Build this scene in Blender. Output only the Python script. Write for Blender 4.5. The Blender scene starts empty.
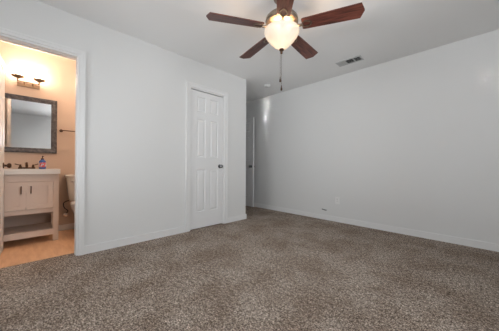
import bpy, bmesh, math, random
from mathutils import Vector, Matrix
random.seed(3)
PI = math.pi
C = bpy.context.scene.collection
sc = bpy.context.scene

# ------------------------------------------------------------ camera
cam_d = bpy.data.cameras.new('camera')
cam = bpy.data.objects.new('camera', cam_d); C.objects.link(cam)
cam_d.sensor_width = 36.0
cam_d.lens = 223.9 / 499.0 * 36.0
cam_d.clip_start = 0.02
yaw, pitch, roll = 0.79777, 0.00378, 0.00545
d = Vector((-math.sin(yaw)*math.cos(pitch), math.cos(yaw)*math.cos(pitch), math.sin(pitch)))
r = Vector((math.cos(yaw), math.sin(yaw), 0)); u = r.cross(d)
r2 = r*math.cos(roll) + u*math.sin(roll); u2 = u*math.cos(roll) - r*math.sin(roll)
M = Matrix((( r2.x, u2.x, -d.x, 2.856), (r2.y, u2.y, -d.y, 0.0), (r2.z, u2.z, -d.z, 0.919), (0, 0, 0, 1)))
cam.matrix_world = M
sc.camera = cam

# ------------------------------------------------------------ world, daylight, exposure
w = bpy.data.worlds.new('sky'); sc.world = w; w.use_nodes = True
bg = w.node_tree.nodes['Background']
bg.inputs[0].default_value = (0.80, 0.90, 1.0, 1); bg.inputs[1].default_value = 1.0
sc.view_settings.view_transform = 'Standard'
try: sc.view_settings.look = 'None'
except Exception: pass
sc.view_settings.gamma = 1.0
sc.view_settings.use_curve_mapping = False
sc.view_settings.exposure = 0.19

def area(name, loc, rot, sx, sy, power, col):
    l = bpy.data.lights.new(name, 'AREA'); l.shape = 'RECTANGLE'; l.size = sx; l.size_y = sy
    l.energy = power; l.color = col
    o = bpy.data.objects.new(name, l); C.objects.link(o); o.location = loc; o.rotation_euler = rot
    return o
# daylight outside the two windows (in the walls behind the photographer)
area('daylight_right_window', (4.45, 1.15, 1.40), (0, math.radians(90), 0), 1.7, 1.9, 50, (0.965, 0.985, 1.0))
area('daylight_added_back_window', (1.15, -1.80, 1.40), (math.radians(90), 0, 0), 1.5, 1.7, 34, (0.965, 0.985, 1.0))  # lights the room through the added, unseen back window
area('daylight_second_back_window', (2.8, -1.80, 1.40), (math.radians(90), 0, 0), 1.1, 1.7, 17, (0.965, 0.985, 1.0))
# upward fill lamps added outside the windows to brighten the ceiling
area('ceiling_fill_right', (4.65, 1.15, 0.25), (0, math.radians(128), 0), 0.9, 2.0, 62, (0.97, 0.985, 1.0))
area('ceiling_fill_back', (2.8, -2.3, 0.25), (math.radians(115), 0, 0), 1.6, 0.9, 150, (0.97, 0.985, 1.0))

# narrow beams added through the back window to cast far-wall light patches
def patch_beam(src, dst, sx, sz, power):
    o = area('added_patch_beam', src, (0, 0, 0), sx, sz, power, (1.0, 0.99, 0.96))
    o.rotation_euler = (Vector(dst)-Vector(src)).to_track_quat('-Z', 'Y').to_euler()
    o.data.spread = math.radians(0.4)
patch_beam((2.42, -1.62, 1.62), (-0.415, 3.67, 2.14), 0.18, 0.60, 0.65)
patch_beam((2.42, -1.62, 1.20), (-0.415, 3.67, 1.56), 0.18, 0.50, 0.07)
patch_beam((2.93, -1.62, 1.60), (2.925, 3.67, 1.86), 0.085, 0.28, 0.085)
patch_beam((2.93, -1.62, 1.20), (2.925, 3.67, 1.44), 0.085, 0.50, 0.045)

# ------------------------------------------------------------ materials
def mat(name, col, rough=0.5, metal=0.0, spec=0.5, emit=None, estr=0.0):
    m = bpy.data.materials.new(name); m.use_nodes = True
    b = m.node_tree.nodes['Principled BSDF']
    b.inputs['Base Color'].default_value = (*col, 1)
    b.inputs['Roughness'].default_value = rough
    b.inputs['Metallic'].default_value = metal
    b.inputs['Specular IOR Level'].default_value = spec
    if emit:
        b.inputs['Emission Color'].default_value = (*emit, 1)
        b.inputs['Emission Strength'].default_value = estr
    return m
def nodes(m): return m.node_tree.nodes, m.node_tree.links, m.node_tree.nodes['Principled BSDF']
def texco(m, scale=(1, 1, 1)):
    n, l, b = nodes(m)
    t = n.new('ShaderNodeTexCoord'); mp = n.new('ShaderNodeMapping'); mp.inputs['Scale'].default_value = scale
    l.new(t.outputs['Object'], mp.inputs['Vector']); return mp.outputs['Vector']
def noise(m, vec, scale, detail=2, rough=0.5):
    n, l, b = nodes(m)
    t = n.new('ShaderNodeTexNoise'); t.inputs['Scale'].default_value = scale
    t.inputs['Detail'].default_value = detail; t.inputs['Roughness'].default_value = rough
    l.new(vec, t.inputs['Vector']); return t.outputs['Fac']
def ramp(m, fac, stops):
    n, l, b = nodes(m)
    rr = n.new('ShaderNodeValToRGB'); e = rr.color_ramp.elements
    while len(e) < len(stops): e.new(0.5)
    for i, (p, c) in enumerate(stops): e[i].position = p; e[i].color = (*c, 1)
    l.new(fac, rr.inputs['Fac']); return rr.outputs['Color']
def bump(m, fac, strength, dist):
    n, l, b = nodes(m)
    bp = n.new('ShaderNodeBump'); bp.inputs['Strength'].default_value = strength; bp.inputs['Distance'].default_value = dist
    l.new(fac, bp.inputs['Height']); l.new(bp.outputs['Normal'], b.inputs['Normal'])
def mix(m, a, c, fac, mode='MIX'):
    n, l, b = nodes(m)
    x = n.new('ShaderNodeMix'); x.data_type = 'RGBA'; x.blend_type = mode
    if isinstance(fac, float): x.inputs[0].default_value = fac
    else: l.new(fac, x.inputs[0])
    l.new(a, x.inputs[6]); l.new(c, x.inputs[7]); return x.outputs[2]

# painted drywall with a light roller texture
wall_m = mat('wall_paint', (0.76, 0.762, 0.755), 0.5, spec=0.35)
bump(wall_m, noise(wall_m, texco(wall_m), 140, 3), 0.12, 0.002)
ceil_m = mat('ceiling_paint', (0.88, 0.88, 0.875), 0.85, spec=0.2)
bump(ceil_m, noise(ceil_m, texco(ceil_m), 90, 3), 0.25, 0.003)
bath_m = mat('bathroom_paint', (0.58, 0.455, 0.375), 0.5, spec=0.3)
bump(bath_m, noise(bath_m, texco(bath_m), 140, 3), 0.12, 0.002)
trim_m = mat('trim_paint', (0.81, 0.81, 0.805), 0.35, spec=0.45)
door_m = mat('door_paint', (0.80, 0.80, 0.80), 0.38, spec=0.45)

carpet_m = mat('carpet', (0.15, 0.13, 0.12), 1.0, spec=0.05)
v = texco(carpet_m)
fine = noise(carpet_m, v, 110, 4, 0.85)
mid = noise(carpet_m, v, 42, 3, 0.7)
c1 = ramp(carpet_m, fine, [(0.39, (0.060, 0.042, 0.032)), (0.49, (0.245, 0.194, 0.158)), (0.59, (0.67, 0.57, 0.48))])
cm = ramp(carpet_m, mid, [(0.36, (0.55, 0.52, 0.50)), (0.50, (1.0, 1.0, 1.0)), (0.64, (1.45, 1.44, 1.43))])
big = noise(carpet_m, v, 2.6, 5, 0.65)
c2 = ramp(carpet_m, big, [(0.38, (0.78, 0.74, 0.715)), (0.60, (1.10, 1.12, 1.14))])
c3 = mix(carpet_m, mix(carpet_m, c1, cm, 1.0, 'MULTIPLY'), c2, 1.0, 'MULTIPLY')
nodes(carpet_m)[1].new(c3, nodes(carpet_m)[2].inputs['Base Color'])
bump(carpet_m, fine, 0.6, 0.008)

tile_m = mat('bathroom_floor', (0.5, 0.36, 0.24), 0.38, spec=0.4)
v = texco(tile_m, (1.6, 9, 1))
g = noise(tile_m, v, 2.5, 4, 0.6)
cc = ramp(tile_m, g, [(0.35, (0.76, 0.44, 0.25)), (0.65, (0.90, 0.57, 0.35))])
nodes(tile_m)[1].new(cc, nodes(tile_m)[2].inputs['Base Color'])

blade_m = mat('walnut_blade', (0.08, 0.03, 0.02), 0.32, spec=0.5)
v = texco(blade_m, (2.0, 22, 22))
g = noise(blade_m, v, 3.0, 5, 0.65)
cc = ramp(blade_m, g, [(0.32, (0.030, 0.012, 0.009)), (0.5, (0.115, 0.034, 0.024)), (0.68, (0.21, 0.066, 0.042))])
nodes(blade_m)[1].new(cc, nodes(blade_m)[2].inputs['Base Color'])
bronze_m = mat('aged_bronze', (0.30, 0.235, 0.18), 0.30, 0.9)
dbronze_m = mat('dark_bronze', (0.10, 0.055, 0.035), 0.35, 0.85)
nickel_m = mat('satin_nickel', (0.36, 0.26, 0.18), 0.35, 1.0)
chrome_m = mat('chrome', (0.75, 0.75, 0.75), 0.15, 1.0)
knob_m = mat('dark_knob_metal', (0.28, 0.28, 0.29), 0.2, 1.0)
def see_through(m, f):
    n, l, b = nodes(m); o = n['Material Output']; t = n.new('ShaderNodeBsdfTransparent'); x = n.new('ShaderNodeMixShader')
    x.inputs[0].default_value = f; l.new(b.outputs[0], x.inputs[1]); l.new(t.outputs[0], x.inputs[2]); l.new(x.outputs[0], o.inputs['Surface'])
bowl_m = mat('frosted_glass_bowl', (0.62, 0.58, 0.52), 0.25, spec=0.5, emit=(1.0, 0.80, 0.58), estr=0.28)
v = texco(bowl_m); g = noise(bowl_m, v, 9, 4, 0.6)
see_through(bowl_m, 0.2)
cc = ramp(bowl_m, g, [(0.3, (1.0, 0.66, 0.40)), (0.65, (1.0, 0.90, 0.74))])
nodes(bowl_m)[1].new(cc, nodes(bowl_m)[2].inputs['Emission Color'])
shade_m = bpy.data.materials.new('lit_glass_shade'); shade_m.use_nodes = True
sn, sl = shade_m.node_tree.nodes, shade_m.node_tree.links; sn.clear()
so = sn.new('ShaderNodeOutputMaterial'); s1 = sn.new('ShaderNodeMixShader'); s1.inputs[0].default_value = 0.45
st_ = sn.new('ShaderNodeBsdfTransparent'); s2 = sn.new('ShaderNodeAddShader'); s3 = sn.new('ShaderNodeBsdfTranslucent'); s4 = sn.new('ShaderNodeEmission')
s3.inputs[0].default_value = (0.95, 0.9, 0.82, 1); s4.inputs[0].default_value = (1.0, 0.93, 0.82, 1); s4.inputs[1].default_value = 5.5
sl.new(s3.outputs[0], s2.inputs[0]); sl.new(s4.outputs[0], s2.inputs[1])
sl.new(st_.outputs[0], s1.inputs[1]); sl.new(s2.outputs[0], s1.inputs[2]); sl.new(s1.outputs[0], so.inputs['Surface'])
mirror_m = mat('mirror_glass', (0.97, 0.975, 0.98), 0.02, 1.0)
mframe_m = mat('mirror_frame', (0.065, 0.06, 0.06), 0.4, spec=0.4)
v = texco(mframe_m); g = noise(mframe_m, v, 30, 3)
cc = ramp(mframe_m, g, [(0.4, (0.07, 0.067, 0.075)), (0.7, (0.15, 0.145, 0.155))])
nodes(mframe_m)[1].new(cc, nodes(mframe_m)[2].inputs['Base Color'])
vanity_m = mat('taupe_vanity_paint', (0.74, 0.62, 0.545), 0.42, spec=0.4)
top_m = mat('white_counter', (0.80, 0.79, 0.77), 0.2, spec=0.5)
porc_m = mat('porcelain', (0.78, 0.76, 0.72), 0.12, spec=0.6)
hose_m = mat('braided_hose', (0.03, 0.03, 0.03), 0.5)
black_m = mat('shade_black', (0.012, 0.012, 0.012), 0.8)  # stands for the shade inside the vent duct and outlet slots
vent_m = mat('vent_enamel', (0.56, 0.565, 0.56), 0.45)
plastic_m = mat('white_plastic', (0.74, 0.74, 0.72), 0.4)
outlet_m = mat('outlet_plastic', (0.84, 0.84, 0.83), 0.4)
soapb_m = mat('blue_soap', (0.06, 0.14, 0.42), 0.15)
label_m = mat('bottle_label', (0.75, 0.72, 0.75), 0.4)
v = texco(label_m); g = noise(label_m, v, 45, 1)
cc = ramp(label_m, g, [(0.42, (0.60, 0.08, 0.10)), (0.50, (0.78, 0.76, 0.78)), (0.60, (0.12, 0.25, 0.55))])
nodes(label_m)[1].new(cc, nodes(label_m)[2].inputs['Base Color'])

glass_m = bpy.data.materials.new('window_glass'); glass_m.use_nodes = True
gn, gl = glass_m.node_tree.nodes, glass_m.node_tree.links
gn.clear()
go = gn.new('ShaderNodeOutputMaterial'); gm = gn.new('ShaderNodeMixShader')
gt = gn.new('ShaderNodeBsdfTransparent'); gg = gn.new('ShaderNodeBsdfGlossy'); gf = gn.new('ShaderNodeFresnel')
gg.inputs['Roughness'].default_value = 0.02
gl.new(gf.outputs[0], gm.inputs[0]); gl.new(gt.outputs[0], gm.inputs[1]); gl.new(gg.outputs[0], gm.inputs[2])
gl.new(gm.outputs[0], go.inputs['Surface'])

# ------------------------------------------------------------ helpers
def bx(bm, x0, x1, y0, y1, z0, z1, mtx=None):
    vs = [bm.verts.new(p) for p in ((x0, y0, z0), (x1, y0, z0), (x1, y1, z0), (x0, y1, z0),
                                    (x0, y0, z1), (x1, y0, z1), (x1, y1, z1), (x0, y1, z1))]
    for f in ((0, 3, 2, 1), (4, 5, 6, 7), (0, 1, 5, 4), (1, 2, 6, 5), (2, 3, 7, 6), (3, 0, 4, 7)):
        bm.faces.new([vs[i] for i in f])
    if mtx is not None:
        for q in vs: q.co = mtx @ q.co
    return vs
def box(*a, mtx=None):
    bm = bmesh.new(); bx(bm, *a, mtx=mtx); return bm
def lathe(bm, prof, c=(0, 0, 0), axis='Z', seg=32, caps=True):
    """prof: list of (radius, height) from one end to the other, closed with caps when radius > 0"""
    rings = []
    c = Vector(c)
    def pt(rad, h, a):
        x, y = rad*math.cos(a), rad*math.sin(a)
        if axis == 'Z': return c + Vector((x, y, h))
        if axis == 'X': return c + Vector((h, x, y))
        return c + Vector((x, h, y))
    for rad, h in prof:
        if rad < 1e-6: rings.append([bm.verts.new(pt(0, h, 0))])
        else: rings.append([bm.verts.new(pt(rad, h, 2*PI*i/seg)) for i in range(seg)])
    for A, B in zip(rings, rings[1:]):
        for i in range(seg):
            j = (i+1) % seg
            if len(A) == 1 and len(B) == 1: continue
            if len(A) == 1: bm.faces.new((A[0], B[i], B[j]))
            elif len(B) == 1: bm.faces.new((A[i], A[j], B[0]))
            else: bm.faces.new((A[i], A[j], B[j], B[i]))
    if caps and len(rings[0]) > 1: bm.faces.new(rings[0])
    if caps and len(rings[-1]) > 1: bm.faces.new(rings[-1])
    bmesh.ops.recalc_face_normals(bm, faces=bm.faces[:])
    return bm
def tube(bm, pts, rad, seg=10):
    pts = [Vector(p) for p in pts]; rings = []
    prev = None
    for i, p in enumerate(pts):
        t = (pts[min(i+1, len(pts)-1)] - pts[max(i-1, 0)]).normalized()
        a = prev if prev is not None else (Vector((0, 0, 1)) if abs(t.z) < 0.9 else Vector((1, 0, 0)))
        n1 = (a - t*a.dot(t)).normalized(); n2 = t.cross(n1); prev = n1
        rr = rad[i] if isinstance(rad, (list, tuple)) else rad
        rings.append([bm.verts.new(p + (n1*math.cos(2*PI*k/seg) + n2*math.sin(2*PI*k/seg))*rr) for k in range(seg)])
    for A, B in zip(rings, rings[1:]):
        for i in range(seg):
            j = (i+1) % seg; bm.faces.new((A[i], A[j], B[j], B[i]))
    bm.faces.new(rings[0]); bm.faces.new(rings[-1])
    bmesh.ops.recalc_face_normals(bm, faces=bm.faces[:])
    return bm
def curve_pts(ctrl, n=8):
    P = [Vector(p) for p in ctrl]; out = []
    for i in range(len(P)-1):
        p0 = P[max(i-1, 0)]; p1 = P[i]; p2 = P[i+1]; p3 = P[min(i+2, len(P)-1)]
        for k in range(n):
            t = k/n
            out.append(0.5*((2*p1) + (p2-p0)*t + (2*p0-5*p1+4*p2-p3)*t*t + (3*p1-p0-3*p2+p3)*t**3))
    out.append(P[-1]); return out
def smooth(o, ang=35):
    for p in o.data.polygons: p.use_smooth = True
    try: o.data.set_sharp_from_angle(angle=math.radians(ang))
    except Exception: pass
    return o
def obj(name, bm, m, parent=None, bev=0, sm=False, loc=None, rotz=0, label=None):
    me = bpy.data.meshes.new(name)
    if bev:
        bmesh.ops.bevel(bm, geom=[e for e in bm.edges if e.calc_face_angle(0) > 0.6], offset=bev, segments=2, affect='EDGES', profile=0.7)
    bm.normal_update(); bm.to_mesh(me); bm.free()
    me.materials.append(m)
    o = bpy.data.objects.new(name, me); C.objects.link(o)
    if parent is not None: o.parent = parent
    if loc is not None: o.location = loc
    if rotz: o.rotation_euler = (0, 0, rotz)
    if sm or bev: smooth(o)
    if label: o['label'] = label
    return o
def thing(name, label, cat, loc=(0, 0, 0), rotz=0, group=None):
    o = bpy.data.objects.new(name, None); C.objects.link(o); o.empty_display_size = 0.05
    o.location = loc; o.rotation_euler = (0, 0, rotz); o['label'] = label; o['category'] = cat
    if group: o['group'] = group
    return o
def tag(o, label, cat, group=None):
    o['label'] = label; o['category'] = cat
    if group: o['group'] = group
    return o
def struct(name, bm, m, label=None, bev=0, cat='room', **k):
    o = obj(name, bm, m, None, bev, **k); o['kind'] = 'structure'
    if label: o['label'] = label
    o['category'] = cat
    return o

# ------------------------------------------------------------ room shell
H = 2.44; T = 0.115
D = 3.67            # far wall
YC = 2.696          # outside corner where the closet ends
XR = 4.1; YB = -1.4 # walls behind the photographer
XE = -1.45          # end of the short passage
BY0, BY1 = -0.285, 0.349      # bathroom doorway
CY0, CY1 = 1.604, 2.218       # closet doorway
DH = 2.045
BX = -1.25                    # bathroom back wall
BYL, BYR = -0.62, 1.40        # bathroom side walls

bm = bmesh.new()
bx(bm, -0.118, XR+T, YB-T, D+T, -0.1, 0.0)
bx(bm, XE-1.2, -0.118, YC-T, D+T, -0.1, 0.0)
bx(bm, -0.75, -0.118, 1.5, YC-T, -0.1, 0.0)
bmesh.ops.remove_doubles(bm, verts=bm.verts, dist=1e-5)
struct('floor', bm, carpet_m, 'brown and grey speckled frieze carpet over the whole bedroom floor', cat='floor')
struct('floor_bathroom', box(BX-T, -0.118, BYL-T, BYR+T, -0.1, -0.003), tile_m, 'warm tan floor of the bathroom', cat='floor')
bm = bmesh.new(); bx(bm, -0.124, -0.112, BY0, BY1, -0.003, 0.004)
struct('trim_7', bm, tile_m, 'thin tan threshold strip between bathroom floor and carpet', cat='trim')
bm = bmesh.new()
bx(bm, BX-T, XR+T, YB-T, D+T, H, H+0.1); bx(bm, XE-1.2, BX-T, YC-T, D+T, H, H+0.1)
struct('ceiling', bm, ceil_m, 'flat pale grey ceiling', cat='ceiling')

bm = bmesh.new()   # left wall with two doorways, with the short return at the outside corner
bx(bm, -T, 0, YB, BY0, 0, H); bx(bm, -T, 0, BY1, CY0, 0, H); bx(bm, -T, 0, CY1, YC, 0, H)
bx(bm, -T, 0, BY0, BY1, DH, H); bx(bm, -T, 0, CY0, CY1, DH, H)
bmesh.ops.remove_doubles(bm, verts=bm.verts, dist=1e-5)
struct('wall_left', bm, wall_m, 'light grey painted wall holding the bathroom doorway and the closed closet door', cat='wall')
struct('wall_passage', box(XE, -T, YC-T, YC, 0, H), wall_m, 'grey wall that turns the outside corner into the passage', cat='wall')
bm = bmesh.new()
struct('wall_far', box(XE-1.2, XR, D, D+T, 0, H), wall_m, 'long bare grey wall with a small outlet low down', cat='wall')
bm = bmesh.new()   # wall at the passage end with its open doorway
bx(bm, XE-T, XE, YC, 2.83, 0, H); bx(bm, XE-T, XE, 3.60, D, 0, H); bx(bm, XE-T, XE, 2.83, 3.60, DH, H)
struct('wall_end', bm, wall_m, 'wall at the passage end around the open doorway', cat='wall')
struct('wall_hall', box(XE-1.2, XE-1.1, YC-T, D, 0, H), wall_m, 'hall wall beyond the open doorway', cat='wall')
WR = (0.55, 2.05, 0.55, 2.15)     # y0 y1 z0 z1 right wall window
bm = bmesh.new()
bx(bm, XR, XR+T, YB, WR[0], 0, H); bx(bm, XR, XR+T, WR[1], D, 0, H)
bx(bm, XR, XR+T, WR[0], WR[1], 0, WR[2]); bx(bm, XR, XR+T, WR[0], WR[1], WR[3], H)
struct('wall_right', bm, wall_m, 'grey wall with a window, behind the photographer', cat='wall')
WB = (0.45, 1.85, 0.55, 2.15); WC = (2.2, 3.4, 0.55, 2.15)
bm = bmesh.new()
bx(bm, -T, WB[0], YB-T, YB, 0, H); bx(bm, WC[1], XR+T, YB-T, YB, 0, H); bx(bm, WB[1], WC[0], YB-T, YB, 0, H)
bx(bm, WC[0], WC[1], YB-T, YB, 0, WC[2]); bx(bm, WC[0], WC[1], YB-T, YB, WC[3], H)
bx(bm, WB[0], WB[1], YB-T, YB, 0, WB[2]); bx(bm, WB[0], WB[1], YB-T, YB, WB[3], H)
struct('wall_back', bm, wall_m, 'grey wall with a window, behind the photographer', cat='wall')
struct('wall_bathroom', box(BX-T, BX, BYL-T, BYR+T, 0, H), bath_m, 'bathroom wall behind the mirror and vanity, warmly lit', cat='wall')
bm = bmesh.new(); bx(bm, BX, -T, BYL-T, BYL, 0, H)
struct('wall_bathroom_left', bm, bath_m, 'left side wall of the bathroom', cat='wall')
struct('wall_bathroom_right', box(BX, -T, BYR, BYR+T, 0, H), bath_m, 'right side wall of the bathroom', cat='wall')
struct('wall_closet', box(-0.78, -0.72, BYR+T, YC-T, 0, H), bath_m, 'back wall inside the closet', cat='wall')

struct('wall_hall_left', box(XE-1.1, XE-T, YC-T, YC, 0, H), wall_m, 'hall side wall beyond the open doorway', cat='wall')
# windows
def window(n, axis, a0, a1, z0, z1, wall, out, label):
    root = thing('window_%d' % n, label, 'window'); root['kind'] = 'structure'
    def b(bm, p0, p1, q0, q1, za, zb):   # p along the wall, q across it
        if axis == 'Y': bx(bm, q0, q1, p0, p1, za, zb)
        else: bx(bm, p0, p1, q0, q1, za, zb)
    q0, q1 = sorted((wall, wall+out*0.10))
    bm = bmesh.new(); f = 0.045
    b(bm, a0, a0+f, q0, q1, z0, z1); b(bm, a1-f, a1, q0, q1, z0, z1)
    b(bm, a0+f, a1-f, q0, q1, z0, z0+f); b(bm, a0+f, a1-f, q0, q1, z1-f, z1)
    obj('window_frame', bm, trim_m, root)
    zm = (z0+z1)/2; s0, s1 = sorted((wall+out*0.04, wall+out*0.08))
    bm = bmesh.new(); b(bm, a0+f, a1-f, s0, s1, zm-0.02, zm+0.02)
    am = (a0+a1)/2; b(bm, am-0.015, am+0.015, s0, s1, z0+f, zm-0.02); b(bm, am-0.015, am+0.015, s0, s1, zm+0.02, z1-f)
    obj('sash_bar', bm, trim_m, root)
    g0, g1 = sorted((wall+out*0.058, wall+out*0.060))
    bm = bmesh.new(); b(bm, a0+f, a1-f, g0, g1, z0+f, z1-f); obj('pane', bm, glass_m, root)
    c0, c1 = sorted((wall, wall-out*0.05))
    bm = bmesh.new(); b(bm, a0-0.05, a1+0.05, c0, c1, z0-0.025, z0); obj('window_sill', bm, trim_m, root)
window(1, 'Y', *WR, XR, 1, 'white framed window in the right wall')
window(2, 'X', *WB, YB, -1, 'added, unseen white framed window in the back wall nearer the bathroom')  # extra window added to throw more light on the right wall
window(3, 'X', *WC, YB, -1, 'white framed window in the back wall farther from the bathroom')

# baseboards
BH = 0.083; BT = 0.013
def baseboard(name, segs, label, m=trim_m):
    bm = bmesh.new()
    for x0, x1, y0, y1 in segs: bx(bm, x0, x1, y0, y1, 0, BH)
    struct(name, bm, m, label, bev=0.004, cat='baseboard')
baseboard('baseboard_left', [(0, BT, BY1+0.047, CY0-0.065), (0, BT, CY1+0.065, YC), (0, BT, YB+BT, BY0-0.065)], 'white baseboard along the light wall')
baseboard('baseboard_passage', [(XE+BT, BT, YC, YC+BT)], 'white baseboard around the outside corner')
baseboard('baseboard_far', [(XE+BT, XR-BT, D-BT, D)], 'white baseboard along the long bare wall')
baseboard('baseboard_right', [(XR-BT, XR, YB+BT, D-BT)], 'white baseboard behind the photographer')
baseboard('baseboard_back', [(BT, XR-BT, YB, YB+BT)], 'white baseboard behind the photographer')
baseboard('baseboard_bathroom', [(BX, BX+BT, BYL, BYR)], 'pale baseboard behind the toilet')

# door casings and jambs
def casing(name, y0, y1, x, label, both=True, cw=0.062):
    ct = 0.014; jt = 0.018
    bm = bmesh.new()
    for s in ((x, x+ct), (x-T-ct, x-T)) if both else ((x, x+ct),):
        a, b = s; m1, m2 = (b, b+0.005) if a == x else (a-0.005, a)
        for ya, yb in ((y0-cw, y0), (y1, y1+cw)):
            bx(bm, a, b, ya, yb, 0, DH+cw)
        bx(bm, a, b, y0, y1, DH, DH+cw)
        # raised outer bead
        bx(bm, m1, m2, y0-cw, y0-cw+0.018, 0, DH+cw); bx(bm, m1, m2, y1+cw-0.018, y1+cw, 0, DH+cw)
        bx(bm, m1, m2, y0-cw+0.018, y1+cw-0.018, DH+cw-0.018, DH+cw)
    # jamb lining
    bx(bm, x-T, x, y0, y0+jt, 0, DH-jt); bx(bm, x-T, x, y1-jt, y1, 0, DH-jt); bx(bm, x-T, x, y0, y1, DH-jt, DH)
    struct(name, bm, trim_m, label, cat='door frame')
casing('trim_1', BY0, BY1, 0, 'white casing around the bathroom doorway', cw=0.047)
casing('trim_2', CY0, CY1, 0, 'white casing around the closed closet door')
casing('trim_3', 2.83, 3.60, XE, 'white casing around the open passage doorway')
# door stops of the bathroom doorway
bm = bmesh.new()
for ya, yb in ((BY0+0.018, BY0+0.023), (BY1-0.023, BY1-0.018)): bx(bm, -0.075, -0.04, ya, yb, 0, DH-0.023)
bx(bm, -0.075, -0.04, BY0+0.018, BY1-0.018, DH-0.023, DH-0.018)
struct('trim_4', bm, trim_m, 'door stop strip inside the bathroom doorway', cat='trim')

# six panel doors: local x along the width from the hinge, y thickness centred, z up
def make_door(name, width, label, knob_z=0.905, knob_side=(-1, 1), km=knob_m, hinge_face=1):
    root = thing(name, label, 'door'); root['kind'] = 'structure'
    th = 0.035; h = 2.004; st = 0.095 if width < 0.7 else 0.11; mid = 0.075 if width < 0.7 else 0.10
    rows = [(0.235, 0.855), (1.035, 1.60), (1.70, 1.925)]
    xa, xb = (st, (width-mid)/2), ((width+mid)/2, width-st)
    bm = bmesh.new()
    bx(bm, 0, st, -th/2, th/2, 0, h); bx(bm, width-st, width, -th/2, th/2, 0, h)
    zs = [0] + [z for q in rows for z in q] + [h]
    for i in range(0, len(zs), 2): bx(bm, st, width-st, -th/2, th/2, zs[i], zs[i+1])
    for z0, z1 in rows: bx(bm, xa[1], xb[0], -th/2, th/2, z0, z1)
    for x0, x1 in (xa, xb):
        for z0, z1 in rows:
            bx(bm, x0, x1, -0.008, 0.008, z0, z1)
            for s in (-1, 1):          # raised field with sloped edges
                i0, i1, y0, y1 = 0.016, 0.036, 0.007*s, 0.015*s
                A = [bm.verts.new(p) for p in ((x0+i0, y0, z0+i0), (x1-i0, y0, z0+i0), (x1-i0, y0, z1-i0), (x0+i0, y0, z1-i0))]
                B = [bm.verts.new(p) for p in ((x0+i1, y1, z0+i1), (x1-i1, y1, z0+i1), (x1-i1, y1, z1-i1), (x0+i1, y1, z1-i1))]
                for k in range(4):
                    j = (k+1) % 4; bm.faces.new((A[k], A[j], B[j], B[k]))
                bm.faces.new(B)
                # sloped sticking along the frame
                O = [bm.verts.new(p) for p in ((x0, s*th/2, z0), (x1, s*th/2, z0), (x1, s*th/2, z1), (x0, s*th/2, z1))]
                I = [bm.verts.new(p) for p in ((x0+0.011, s*0.008, z0+0.011), (x1-0.011, s*0.008, z0+0.011), (x1-0.011, s*0.008, z1-0.011), (x0+0.011, s*0.008, z1-0.011))]
                for k in range(4):
                    j = (k+1) % 4; bm.faces.new((O[k], O[j], I[j], I[k]))
    bmesh.ops.recalc_face_normals(bm, faces=bm.faces[:])
    obj('door_leaf', bm, door_m, root)
    bm = bmesh.new()
    for s in knob_side:
        prof = [(0.0, th/2*s), (0.031, th/2*s), (0.031, (th/2+0.006)*s), (0.012, (th/2+0.010)*s), (0.011, (th/2+0.026)*s),
                (0.021, (th/2+0.032)*s), (0.027, (th/2+0.042)*s), (0.026, (th/2+0.052)*s), (0.016, (th/2+0.060)*s), (0, (th/2+0.062)*s)]
        lathe(bm, prof, (width-0.062, 0, knob_z), 'Y', 24)
    obj('door_knob', bm, km, root, sm=True)
    for z in (0.2, 1.0, 1.8):
        bm = bmesh.new(); lathe(bm, [(0.006, z-0.045), (0.006, z+0.045)], (-0.004, hinge_face*(th/2+0.003), 0), 'Z', 10)
        obj('hinge', bm, km if name == 'door_1' else trim_m, root, sm=True)
    return root

dr = make_door('door_1', 0.60, 'white six panel door opened inward into the bathroom', km=dbronze_m, hinge_face=-1)
dr.location = (-0.121, BY0+0.028, 0.008)
dr.rotation_euler = (0, 0, math.radians(180-3.0))
dr = make_door('door_2', CY1-CY0-0.044, 'closed white six panel closet door in the light wall', hinge_face=-1)
dr.location = (-0.026, CY0+0.022, 0.012); dr.rotation_euler = (0, 0, PI/2)
dr = make_door('door_3', 0.76, 'white six panel door standing open at the end of the passage', hinge_face=-1)
dr.location = (XE+0.03, 3.565, 0.012); dr.rotation_euler = (0, 0, math.radians(-0.5))

# ------------------------------------------------------------ ceiling fan
FC = (1.645, 1.567)
fan = thing('ceiling_fan', 'five blade ceiling fan with dark walnut blades and a lit frosted glass bowl', 'ceiling fan', (FC[0], FC[1], H))
def F(z): return z-H
bm = bmesh.new(); lathe(bm, [(0.075, F(2.44)), (0.078, F(2.42)), (0.070, F(2.385)), (0.045, F(2.365)), (0.03, F(2.36))], seg=36)
obj('canopy', bm, bronze_m, fan, sm=True)
bm = bmesh.new(); lathe(bm, [(0.02, F(2.37)), (0.034, F(2.365)), (0.036, F(2.262)), (0.07, F(2.256)), (0.115, F(2.240)), (0.138, F(2.215)), (0.143, F(2.190)), (0.137, F(2.182)), (0.140, F(2.177)), (0.140, F(2.166)), (0.12, F(2.156)), (0.075, F(2.150)), (0.03, F(2.149))], seg=48)
obj('motor_housing', bm, bronze_m, fan, sm=True)
bm = bmesh.new(); lathe(bm, [(0.045, F(2.150)), (0.048, F(2.105)), (0.040, F(2.098)), (0.01, F(2.097)), (0.008, F(1.953))], seg=36)
obj('switch_housing', bm, bronze_m, fan, sm=True)
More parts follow.
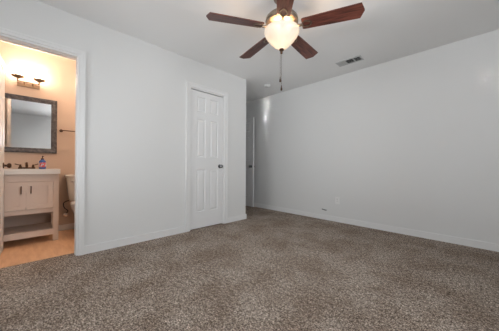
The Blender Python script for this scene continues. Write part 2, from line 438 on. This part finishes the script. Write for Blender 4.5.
# glass bowl, open at the top
bm = bmesh.new()
outer = [(0.145, 2.108), (0.149, 2.112), (0.152, 2.106), (0.152, 2.096), (0.147, 2.078), (0.132, 2.052), (0.108, 2.020), (0.080, 1.990), (0.052, 1.964), (0.024, 1.950), (0.0, 1.947)]
inner = [(0.0, 1.952), (0.024, 1.955), (0.050, 1.969), (0.077, 1.995), (0.104, 2.025), (0.127, 2.055), (0.142, 2.079), (0.147, 2.096), (0.146, 2.102)]
lathe(bm, [(a, F(z)) for a, z in outer+inner] + [(0.145, F(2.108))], seg=48, caps=False)
bmesh.ops.remove_doubles(bm, verts=bm.verts, dist=1e-5)
obj('glass_bowl', bm, bowl_m, fan, sm=True)
bm = bmesh.new(); lathe(bm, [(0.0, F(1.949)), (0.020, F(1.947)), (0.022, F(1.939)), (0.012, F(1.931)), (0.008, F(1.923)), (0.011, F(1.916)), (0.007, F(1.907)), (0.0, F(1.904))], seg=20)
obj('finial', bm, dbronze_m, fan, sm=True)
BZ = F(2.131)
def blade_bm():
    bm = bmesh.new(); ri, ro = 0.175, 0.652
    outline = [(ri, -0.050), (ri+0.012, -0.056), (0.40, -0.064), (ro-0.026, -0.070), (ro, -0.004)]
    outline = outline + [(x, -y) for x, y in reversed(outline)]
    top = [bm.verts.new((x, y, 0.0035)) for x, y in outline]; bot = [bm.verts.new((x, y, -0.0035)) for x, y in outline]
    bm.faces.new(top); bm.faces.new(bot)
    n = len(outline)
    for i in range(n):
        j = (i+1) % n; bm.faces.new((top[i], top[j], bot[j], bot[i]))
    bmesh.ops.recalc_face_normals(bm, faces=bm.faces[:])
    return bm
def bracket_bm():
    bm = bmesh.new()
    # arm from the motor and a leaf shaped plate with a cut-out below the blade root
    tube(bm, curve_pts([(0.085, 0, 0.014), (0.12, 0, 0.004), (0.155, 0, -0.008), (0.18, 0, -0.008)], 4), [0.011]*13, 8)
    z0, z1 = -0.011, -0.004
    def ringseg(rx, ry, w, cx):
        n = 20
        A = []
        for i in range(n):
            a = 2*PI*i/n; ca, sa = math.cos(a), math.sin(a)
            A.append([bm.verts.new((cx+(rx+o)*ca, (ry+o)*sa*(1-0.25*ca), z)) for o, z in ((0, z0), (w, z0), (w, z1), (0, z1))])
        for i in range(n):
            j = (i+1) % n
            for k in range(4):
                l = (k+1) % 4; bm.faces.new((A[i][k], A[i][l], A[j][l], A[j][k]))
    ringseg(0.032, 0.024, 0.010, 0.215)
    for yy in (-0.034, 0.034): lathe(bm, [(0, z0-0.003), (0.006, z0-0.002), (0.006, z0+0.004)], (0.215, yy*0.9, 0), 'Z', 10)
    bmesh.ops.recalc_face_normals(bm, faces=bm.faces[:])
    return bm
bd = obj('fan_blade', blade_bm(), blade_m, fan); br = obj('blade_bracket', bracket_bm(), bronze_m, bd, sm=True, label='brass blade bracket')
for k in range(5):
    if k: b = bd.copy(); C.objects.link(b); q = br.copy(); C.objects.link(q); q.parent = b; b.parent = fan
    else: b = bd
    th = math.radians(24+72*k)
    mt = Matrix.Translation((0, 0, BZ)) @ Matrix.Rotation(th, 4, 'Z') @ Matrix.Rotation(math.radians(-12), 4, 'X')
    b.matrix_local = mt
# pull chains with fobs
for (dx, dy, zb) in ((-0.062, 0.062, 1.69), (-0.06, 0.078, 1.615)):
    bm = bmesh.new(); z = 2.118; pts = []
    tube(bm, [(dx, dy, F(2.13)), (dx, dy, F(zb+0.05))], 0.0013, 6)
    zz = 2.12
    while zz > zb+0.05:
        bmesh.ops.create_icosphere(bm, subdivisions=1, radius=0.0022, matrix=Matrix.Translation((dx, dy, F(zz)))); zz -= 0.006
    ch = obj('pull_chain', bm, dbronze_m, fan)
    bm = bmesh.new(); lathe(bm, [(0.0, F(zb+0.052)), (0.004, F(zb+0.05)), (0.005, F(zb+0.035)), (0.0085, F(zb+0.02)), (0.0085, F(zb+0.006)), (0.0, F(zb))], (dx, dy, 0), 'Z', 12)
    obj('fob', bm, dbronze_m, ch, sm=True)
l = bpy.data.lights.new('fan_bulb', 'POINT'); l.energy = 2.2; l.color = (1.0, 0.66, 0.38); l.shadow_soft_size = 0.03
lo = bpy.data.objects.new('fan_bulb', l); C.objects.link(lo); lo.parent = fan; lo.location = (0.05, 0.02, F(2.040))
l2 = lo.copy(); C.objects.link(l2); l2.location = (-0.015, -0.05, F(2.040)); l2.parent = fan
l3 = lo.copy(); C.objects.link(l3); l3.location = (-0.035, 0.04, F(2.040)); l3.parent = fan

# ------------------------------------------------------------ ceiling fittings
vt = thing('air_vent', 'three section white air register in the ceiling, two sections showing dark', 'air vent', (1.555, 3.265, H), math.radians(1.5))
L, W = 0.34, 0.165
bm = bmesh.new(); z0, z1 = -0.007, 0.0; fr = 0.022
bx(bm, -L/2, L/2, -W/2, -W/2+fr, z0, z1); bx(bm, -L/2, L/2, W/2-fr, W/2, z0, z1)
bx(bm, -L/2, -L/2+fr, -W/2+fr, W/2-fr, z0, z1); bx(bm, L/2-fr, L/2, -W/2+fr, W/2-fr, z0, z1)
for xx in (-0.045, 0.062): bx(bm, xx-0.006, xx+0.006, -W/2+fr, W/2-fr, z0, z1)
obj('register_frame', bm, vent_m, vt, bev=0.0015)
bm = bmesh.new(); bx(bm, -L/2+fr, L/2-fr, -W/2+fr, W/2-fr, -0.0012, -0.0002); obj('duct_shade_sheet', bm, black_m, vt)  # flat black sheet painted in for the shade inside the duct
secs = [(-L/2+fr, -0.051, 62), (-0.039, 0.056, -38), (0.068, L/2-fr, -18)]
for s, (a, b, ang) in enumerate(secs):
    bm = bmesh.new(); n = 6
    for i in range(n):
        x = a + (i+0.5)*(b-a)/n; th_ = (12, 62, 74)[s]
        ww = 0.0095 if s == 0 else 0.0045
        mt = Matrix.Translation((x, 0, -0.005)) @ Matrix.Rotation(math.radians(th_), 4, 'Y')
        bx(bm, -ww, ww, -W/2+fr, W/2-fr, -0.0004, 0.0004, mtx=mt)
    obj('louvers', bm, vent_m, vt)

sd = thing('smoke_detector', 'round white smoke detector on the ceiling near the passage', 'smoke detector', (0.075, 3.165, H))
bm = bmesh.new(); lathe(bm, [(0.062, 0), (0.064, -0.006), (0.060, -0.016), (0.050, -0.028), (0.030, -0.034), (0.0, -0.035)], seg=32)
obj('cover', bm, plastic_m, sd, sm=True)
bm = bmesh.new(); lathe(bm, [(0.008, -0.034), (0.007, -0.0375), (0, -0.038)], (0.012, 0, 0), seg=12); obj('test_button', bm, vent_m, sd, sm=True)

# ------------------------------------------------------------ far wall fittings
ou = thing('wall_outlet', 'white duplex outlet low on the long bare wall', 'outlet', (1.205, D, 0.357))
bm = box(-0.036, 0.036, -0.006, 0, -0.059, 0.059); obj('cover_plate', bm, outlet_m, ou, bev=0.002)
for zz in (-0.021, 0.021):
    bm = box(-0.017, 0.017, -0.0085, -0.006, zz-0.014, zz+0.014); rc = obj('receptacle', bm, outlet_m, ou, bev=0.001)
    bm = bmesh.new()
    for xx in (-0.007, 0.007): bx(bm, xx-0.0015, xx+0.0015, -0.0092, -0.0084, zz-0.004, zz+0.006)
    obj('slots', bm, black_m, rc)
bm = bmesh.new(); lathe(bm, [(0.003, -0.0085), (0.002, -0.0075)], (0, 0, 0), 'Y', 8); obj('screw', bm, nickel_m, ou)
cb = thing('wall_cable', 'short dark cable stub poking out of the bare wall near the baseboard', 'cable', (0.965, D, 0.172))
bm = bmesh.new(); tube(bm, curve_pts([(-0.025, 0.0, 0.004), (-0.03, -0.014, 0.005), (-0.005, -0.018, 0.004), (0.04, -0.016, -0.002)], 5), 0.0065, 8)
obj('cable', bm, hose_m, cb, sm=True)
bm = bmesh.new(); tube(bm, [(0.036, -0.016, -0.0015), (0.052, -0.015, -0.004)], 0.008, 8); obj('connector', bm, knob_m, cb, sm=True)

# ------------------------------------------------------------ bathroom
VX0, VX1 = -1.235, -0.775      # vanity back and front
VY0, VY1 = -0.325, 0.248
va = thing('bathroom_vanity', 'taupe two door bathroom vanity with open bottom shelf and white top', 'vanity', (0, 0, 0))
bm = bmesh.new(); lw = 0.052
for (xa, xb) in ((VX1-lw, VX1), (VX0, VX0+lw)):
    for (ya, yb) in ((VY0, VY0+lw), (VY1-lw, VY1)): bx(bm, xa, xb, ya, yb, 0, 0.815)
bx(bm, VX1-0.022, VX1-0.002, VY0+lw, VY1-lw, 0.727, 0.815)       # rail above the doors
bx(bm, VX1-0.022, VX1-0.002, VY0+lw, VY1-lw, 0.352, 0.404)       # rail below the doors
for ya in (VY0+0.008, VY1-0.026): bx(bm, VX0+lw, VX1-lw, ya, ya+0.018, 0.352, 0.815)
bx(bm, VX0, VX1-0.022, VY0+lw, VY1-lw, 0.352, 0.370); bx(bm, VX0, VX0+0.012, VY0+lw, VY1-lw, 0.370, 0.815)
obj('body', bm, vanity_m, va, bev=0.002)
bm = bmesh.new()
bx(bm, VX1-0.026, VX1-0.004, VY0+lw, VY1-lw, 0.078, 0.145); bx(bm, VX0+0.004, VX1-0.026, VY0+lw, VY1-lw, 0.125, 0.142)
obj('shelf', bm, vanity_m, va, bev=0.0015)
ym = (VY0+VY1)/2
for s in (-1, 1):
    ya, yb = (ym+0.0015, VY1-lw-0.002) if s > 0 else (VY0+lw+0.002, ym-0.0015)
    za, zb = 0.408, 0.723; bw = 0.045; xa, xb = VX1-0.006, VX1+0.013
    bm = bmesh.new()
    bx(bm, xa, xb, ya, ya+bw, za, zb); bx(bm, xa, xb, yb-bw, yb, za, zb)
    bx(bm, xa, xb, ya+bw, yb-bw, za, za+bw); bx(bm, xa, xb, ya+bw, yb-bw, zb-bw, zb)
    bx(bm, xa, xa+0.008, ya+bw, yb-bw, za+bw, zb-bw)
    dd = obj('cabinet_door', bm, vanity_m, va, bev=0.0015)
    yk = ym+s*0.040
    bm = bmesh.new(); tube(bm, curve_pts([(xb, yk, 0.675), (xb+0.022, yk, 0.665), (xb+0.026, yk, 0.635), (xb+0.022, yk, 0.603), (xb, yk, 0.593)], 4), 0.0048, 8)
    obj('pull', bm, dbronze_m, dd, sm=True, label='dark bronze vertical bar pull')
bm = bmesh.new()     # top with an oval basin sunk in it
TX0, TX1, TY0, TY1, TZ0, TZ1 = VX0-0.008, VX1+0.03, VY0-0.012, VY1+0.012, 0.815, 0.872
n = 32; ring = [(-0.99+0.125*math.cos(2*PI*i/n), ym+0.19*math.sin(2*PI*i/n)) for i in range(n)]
def onrect(i):
    a = 2*PI*i/n; cx, cy = (TX0+TX1)/2, (TY0+TY1)/2; hx, hy = (TX1-TX0)/2, (TY1-TY0)/2
    ca, sa = math.cos(a), math.sin(a); k = 1/max(abs(ca)/hx, abs(sa)/hy) if True else 1
    x, y = ca*k, sa*k
    return (cx+x, cy+y)
# snap the nearest samples to the corners
R0 = [list(onrect(i)) for i in range(n)]
for cxx in (TX0, TX1):
    for cyy in (TY0, TY1):
        j = min(range(n), key=lambda i: (R0[i][0]-cxx)**2+(R0[i][1]-cyy)**2); R0[j] = [cxx, cyy]
rt = [bm.verts.new((x, y, TZ1)) for x, y in R0]; rb = [bm.verts.new((x, y, TZ0)) for x, y in R0]
b0 = [bm.verts.new((x, y, TZ1)) for x, y in ring]
levels = [b0]
for f, dz in ((0.92, -0.05), (0.7, -0.10), (0.35, -0.125)):
    levels.append([bm.verts.new((-0.99+(x+0.99)*f, ym+(y-ym)*f, TZ1+dz)) for x, y in ring])
for i in range(n):
    j = (i+1) % n
    bm.faces.new((rt[i], rt[j], b0[j], b0[i])); bm.faces.new((rb[i], rb[j], rt[j], rt[i]))
    for A, B in zip(levels, levels[1:]): bm.faces.new((A[i], A[j], B[j], B[i]))
bm.faces.new(levels[-1])
bmesh.ops.recalc_face_normals(bm, faces=bm.faces[:])
obj('sink_top', bm, top_m, va, sm=True, label='thick white sink top')
fx = -1.165
fa = thing('faucet', 'dark bronze two handle faucet on the white sink top', 'faucet', (fx, ym, TZ1))
bm = bmesh.new(); tube(bm, [(0, -0.078, 0.007), (0, 0.078, 0.007)], 0.0135, 12); 
for q in bm.verts: q.co.z = max(0.0, q.co.z)
obj('base_plate', bm, dbronze_m, fa, sm=True)
bm = bmesh.new(); tube(bm, curve_pts([(0, 0, 0.01), (0.0, 0, 0.05), (0.02, 0, 0.075), (0.06, 0, 0.072), (0.085, 0, 0.045)], 5), [0.013]*6+[0.0115]*15, 12)
bmesh.ops.create_uvsphere(bm, u_segments=10, v_segments=8, radius=0.006, matrix=Matrix.Translation((-0.012, 0, 0.075)))
tube(bm, [(-0.012, 0, 0.02), (-0.012, 0, 0.074)], 0.003, 8)
obj('spout', bm, dbronze_m, fa, sm=True)
for s in (-1, 1):
    bm = bmesh.new(); lathe(bm, [(0.016, 0.012), (0.014, 0.03), (0.009, 0.04), (0.012, 0.048), (0.006, 0.056), (0, 0.057)], (0, s*0.058, 0), 'Z', 14)
    tube(bm, [(0, s*0.058, 0.046), (0.006, s*0.078, 0.052), (0.012, s*0.105, 0.062)], [0.006, 0.005, 0.0065], 8)
    obj('handle', bm, dbronze_m, fa, sm=True)

sp = thing('soap_bottle', 'hand soap pump bottle with red, white and blue label on the sink top', 'soap bottle', (-1.06, 0.105, TZ1))
bm = bmesh.new(); lathe(bm, [(0.030, 0.0), (0.034, 0.004), (0.035, 0.03), (0.035, 0.085), (0.031, 0.10), (0.020, 0.112), (0.014, 0.118), (0.014, 0.124)], seg=24); obj('bottle', bm, soapb_m, sp, sm=True)
bm = bmesh.new(); lathe(bm, [(0.0355, 0.022), (0.0358, 0.024), (0.0358, 0.080), (0.0355, 0.082)], seg=24); obj('bottle_label', bm, label_m, sp, sm=True, label='red white and blue label')
bm = bmesh.new(); lathe(bm, [(0.016, 0.120), (0.016, 0.134), (0.006, 0.137), (0.005, 0.160)], seg=16); tube(bm, [(-0.008, 0, 0.162), (0.012, 0.004, 0.162), (0.038, 0.010, 0.156)], [0.008, 0.007, 0.005], 8); obj('pump', bm, dbronze_m, sp, sm=True)

mi = thing('wall_mirror', 'rectangular mirror with a wide dark frame above the vanity', 'mirror', (BX, -0.030, 1.447))
hw, hh, fw = 0.285, 0.364, 0.062
bm = bmesh.new()
# mitred frame, thicker at the outer edge
def frame_ring(bm, prof):
    loops = []
    for inset, x in prof:
        loops.append([bm.verts.new((x, sy*(hw-inset), sz*(hh-inset))) for sy, sz in ((-1, -1), (1, -1), (1, 1), (-1, 1))])
    for A, B in zip(loops, loops[1:]):
        for i in range(4):
            j = (i+1) % 4; bm.faces.new((A[i], A[j], B[j], B[i]))
    bmesh.ops.recalc_face_normals(bm, faces=bm.faces[:])
frame_ring(bm, [(fw, 0.001), (0.0, 0.001), (0.0, 0.020), (0.008, 0.028), (0.022, 0.026), (0.044, 0.018), (fw-0.004, 0.016), (fw, 0.010), (fw, 0.001)])
obj('mirror_frame', bm, mframe_m, mi)
bm = box(0.003, 0.010, -(hw-fw+0.002), hw-fw+0.002, -(hh-fw+0.002), hh-fw+0.002); obj('mirror_glass', bm, mirror_m, mi)

vl = thing('vanity_light', 'two lamp bronze wall light with lit glass shades above the mirror', 'wall light', (BX, -0.028, 1.955))
bm = box(0.0, 0.018, -0.105, 0.105, -0.024, 0.024); obj('back_plate', bm, nickel_m, vl, bev=0.004)
bm = bmesh.new(); tube(bm, [(0.055, -0.10, 0.026), (0.055, 0.10, 0.026)], 0.007, 10)
for yy in (-0.04, 0.04): tube(bm, [(0.016, yy, 0.0), (0.055, yy, 0.026)], 0.006, 8)
obj('crossbar', bm, nickel_m, vl, sm=True)
for s in (-1, 1):
    bm = bmesh.new()
    tube(bm, curve_pts([(0.055, s*0.096, 0.026), (0.085, s*0.097, 0.018), (0.11, s*0.098, 0.025), (0.115, s*0.098, 0.045)], 4), 0.0075, 8)
    lathe(bm, [(0.0, 0.040), (0.018, 0.042), (0.026, 0.050), (0.052, 0.060), (0.058, 0.072), (0.055, 0.078), (0.0, 0.078)], (0.115, s*0.098, 0), 'Z', 24)
    ar = obj('lamp_arm', bm, nickel_m, vl, sm=True)
    bm = bmesh.new(); prof = [(0.036, 0.080), (0.044, 0.10), (0.054, 0.14), (0.060, 0.175), (0.066, 0.195), (0.063, 0.196), (0.057, 0.175), (0.051, 0.14), (0.041, 0.10), (0.033, 0.083)]
    lathe(bm, prof+[prof[0]], (0.115, s*0.098, 0), 'Z', 28, caps=False); bmesh.ops.remove_doubles(bm, verts=bm.verts, dist=1e-5)
    obj('glass_shade', bm, shade_m, ar, sm=True, label='glowing white glass shade')
    l = bpy.data.lights.new('vanity_bulb', 'POINT'); l.energy = 4.2; l.color = (1.0, 0.74, 0.52); l.shadow_soft_size = 0.03
    lo = bpy.data.objects.new('vanity_bulb', l); C.objects.link(lo); lo.parent = vl; lo.location = (0.115, s*0.098, 0.150)

cl = thing('added_ceiling_light', 'added, unseen round white flush light on the bathroom ceiling above the toilet', 'added ceiling light', (-0.42, 0.62, H))  # unseen fixture added to brighten the bathroom floor and vanity
bm = bmesh.new(); lathe(bm, [(0.13, 0), (0.13, -0.02), (0.115, -0.025), (0.02, -0.025)], seg=32); obj('base', bm, vent_m, cl, sm=True)
bm = bmesh.new(); lathe(bm, [(0.112, -0.025), (0.105, -0.05), (0.07, -0.072), (0, -0.08)], seg=32); obj('diffuser', bm, shade_m, cl, sm=True)
l = bpy.data.lights.new('added_ceiling_bulb', 'POINT'); l.energy = 16; l.color = (1.0, 0.74, 0.54); l.shadow_soft_size = 0.08
lo = bpy.data.objects.new('added_ceiling_bulb', l); C.objects.link(lo); lo.parent = cl; lo.location = (0, 0, -0.17)

tb = thing('towel_bar', 'thin bronze towel bar on the bathroom wall above the toilet', 'towel bar', (BX, 0.30, 1.405))
for yy in (0.0, 0.46):
    bm = bmesh.new(); lathe(bm, [(0.020, 0.0), (0.020, 0.008), (0.009, 0.014), (0.009, 0.060), (0.012, 0.064), (0.010, 0.074), (0, 0.075)], (0, yy, 0), 'X', 16); obj('bracket', bm, dbronze_m, tb, sm=True)
bm = bmesh.new(); tube(bm, [(0.060, 0.0, 0), (0.060, 0.46, 0)], 0.007, 10); obj('bar', bm, dbronze_m, tb, sm=True)

# toilet
TYc = 0.555
to = thing('toilet', 'white toilet partly hidden by the doorway, beside the vanity', 'toilet', (BX, TYc, 0))
bm = bmesh.new()
def rrect(bm, z, x0, x1, hy, rad, seg=5):
    out = []
    for cx, cy, a0 in ((x1-rad, hy-rad, 0), (x0+rad, hy-rad, PI/2), (x0+rad, -hy+rad, PI), (x1-rad, -hy+rad, 3*PI/2)):
        for k in range(seg+1):
            a = a0 + PI/2*k/seg; out.append(bm.verts.new((cx+rad*math.cos(a), cy+rad*math.sin(a), z)))
    return out
def loft(bm, loops):
    n = len(loops[0])
    for A, B in zip(loops, loops[1:]):
        for i in range(n):
            j = (i+1) % n; bm.faces.new((A[i], A[j], B[j], B[i]))
    bm.faces.new(loops[0]); bm.faces.new(loops[-1]); bmesh.ops.recalc_face_normals(bm, faces=bm.faces[:])
loft(bm, [rrect(bm, 0.43, 0.03, 0.19, 0.165, 0.03), rrect(bm, 0.46, 0.02, 0.205, 0.180, 0.035), rrect(bm, 0.750, 0.015, 0.215, 0.208, 0.035)])
obj('tank', bm, porc_m, to, sm=True)
bm = bmesh.new(); loft(bm, [rrect(bm, 0.751, 0.012, 0.222, 0.216, 0.035), rrect(bm, 0.760, 0.008, 0.228, 0.222, 0.04), rrect(bm, 0.780, 0.008, 0.228, 0.222, 0.04), rrect(bm, 0.789, 0.016, 0.220, 0.214, 0.035)])
obj('tank_lid', bm, porc_m, to, sm=True)
def oval(bm, z, cx, ax, ay, n=32, back=None):
    out = []
    for i in range(n):
        a = 2*PI*i/n; x = cx+ax*math.cos(a); 
        if back is not None: x = max(x, back)
        out.append(bm.verts.new((x, ay*math.sin(a)*(1-0.08*math.cos(a)), z)))
    return out
bm = bmesh.new()
lp = [oval(bm, 0.0, 0.36, 0.20, 0.105), oval(bm, 0.03, 0.36, 0.19, 0.10), oval(bm, 0.16, 0.36, 0.17, 0.095), oval(bm, 0.26, 0.38, 0.21, 0.135), oval(bm, 0.36, 0.42, 0.26, 0.178), oval(bm, 0.395, 0.43, 0.27, 0.186)]
loft(bm, lp)
bx(bm, 0.03, 0.30, -0.10, 0.10, 0.34, 0.43)
obj('bowl', bm, porc_m, to, sm=True)
bm = bmesh.new(); loft(bm, [oval(bm, 0.396, 0.435, 0.268, 0.187, back=0.235), oval(bm, 0.418, 0.435, 0.27, 0.19, back=0.235)])
obj('seat', bm, porc_m, to, sm=True)
bm = bmesh.new(); loft(bm, [oval(bm, 0.419, 0.435, 0.268, 0.188, back=0.235), oval(bm, 0.434, 0.435, 0.262, 0.182, back=0.24), oval(bm, 0.438, 0.435, 0.24, 0.165, back=0.26)])
obj('lid', bm, porc_m, to, sm=True)
bm = bmesh.new(); lathe(bm, [(0.011, 0.214), (0.011, 0.228)], (0, -0.15, 0.70), 'X', 12); tube(bm, [(0.232, -0.15, 0.70), (0.236, -0.10, 0.692), (0.234, -0.07, 0.688)], [0.006, 0.005, 0.006], 8)
obj('flush_lever', bm, chrome_m, to, sm=True)
wh = thing('water_supply_hose', 'dark supply hose running from the wall valve up to the toilet tank', 'hose', (BX, 0.355, 0.22))
bm = bmesh.new(); tube(bm, curve_pts([(0.055, 0.0, 0.02), (0.06, 0.02, 0.06), (0.075, -0.02, 0.11), (0.085, -0.03, 0.17), (0.07, 0.0, 0.195), (0.08, 0.03, 0.203)], 6), 0.0065, 8); obj('hose', bm, hose_m, wh, sm=True)
bm = bmesh.new(); lathe(bm, [(0.028, 0.0), (0.026, 0.006), (0.009, 0.010), (0.009, 0.05), (0.013, 0.052), (0.013, 0.066), (0, 0.067)], (0, 0, 0), 'X', 16); tube(bm, [(0.055, 0, 0), (0.055, 0, 0.03)], 0.009, 8)
obj('valve', bm, chrome_m, wh, sm=True)
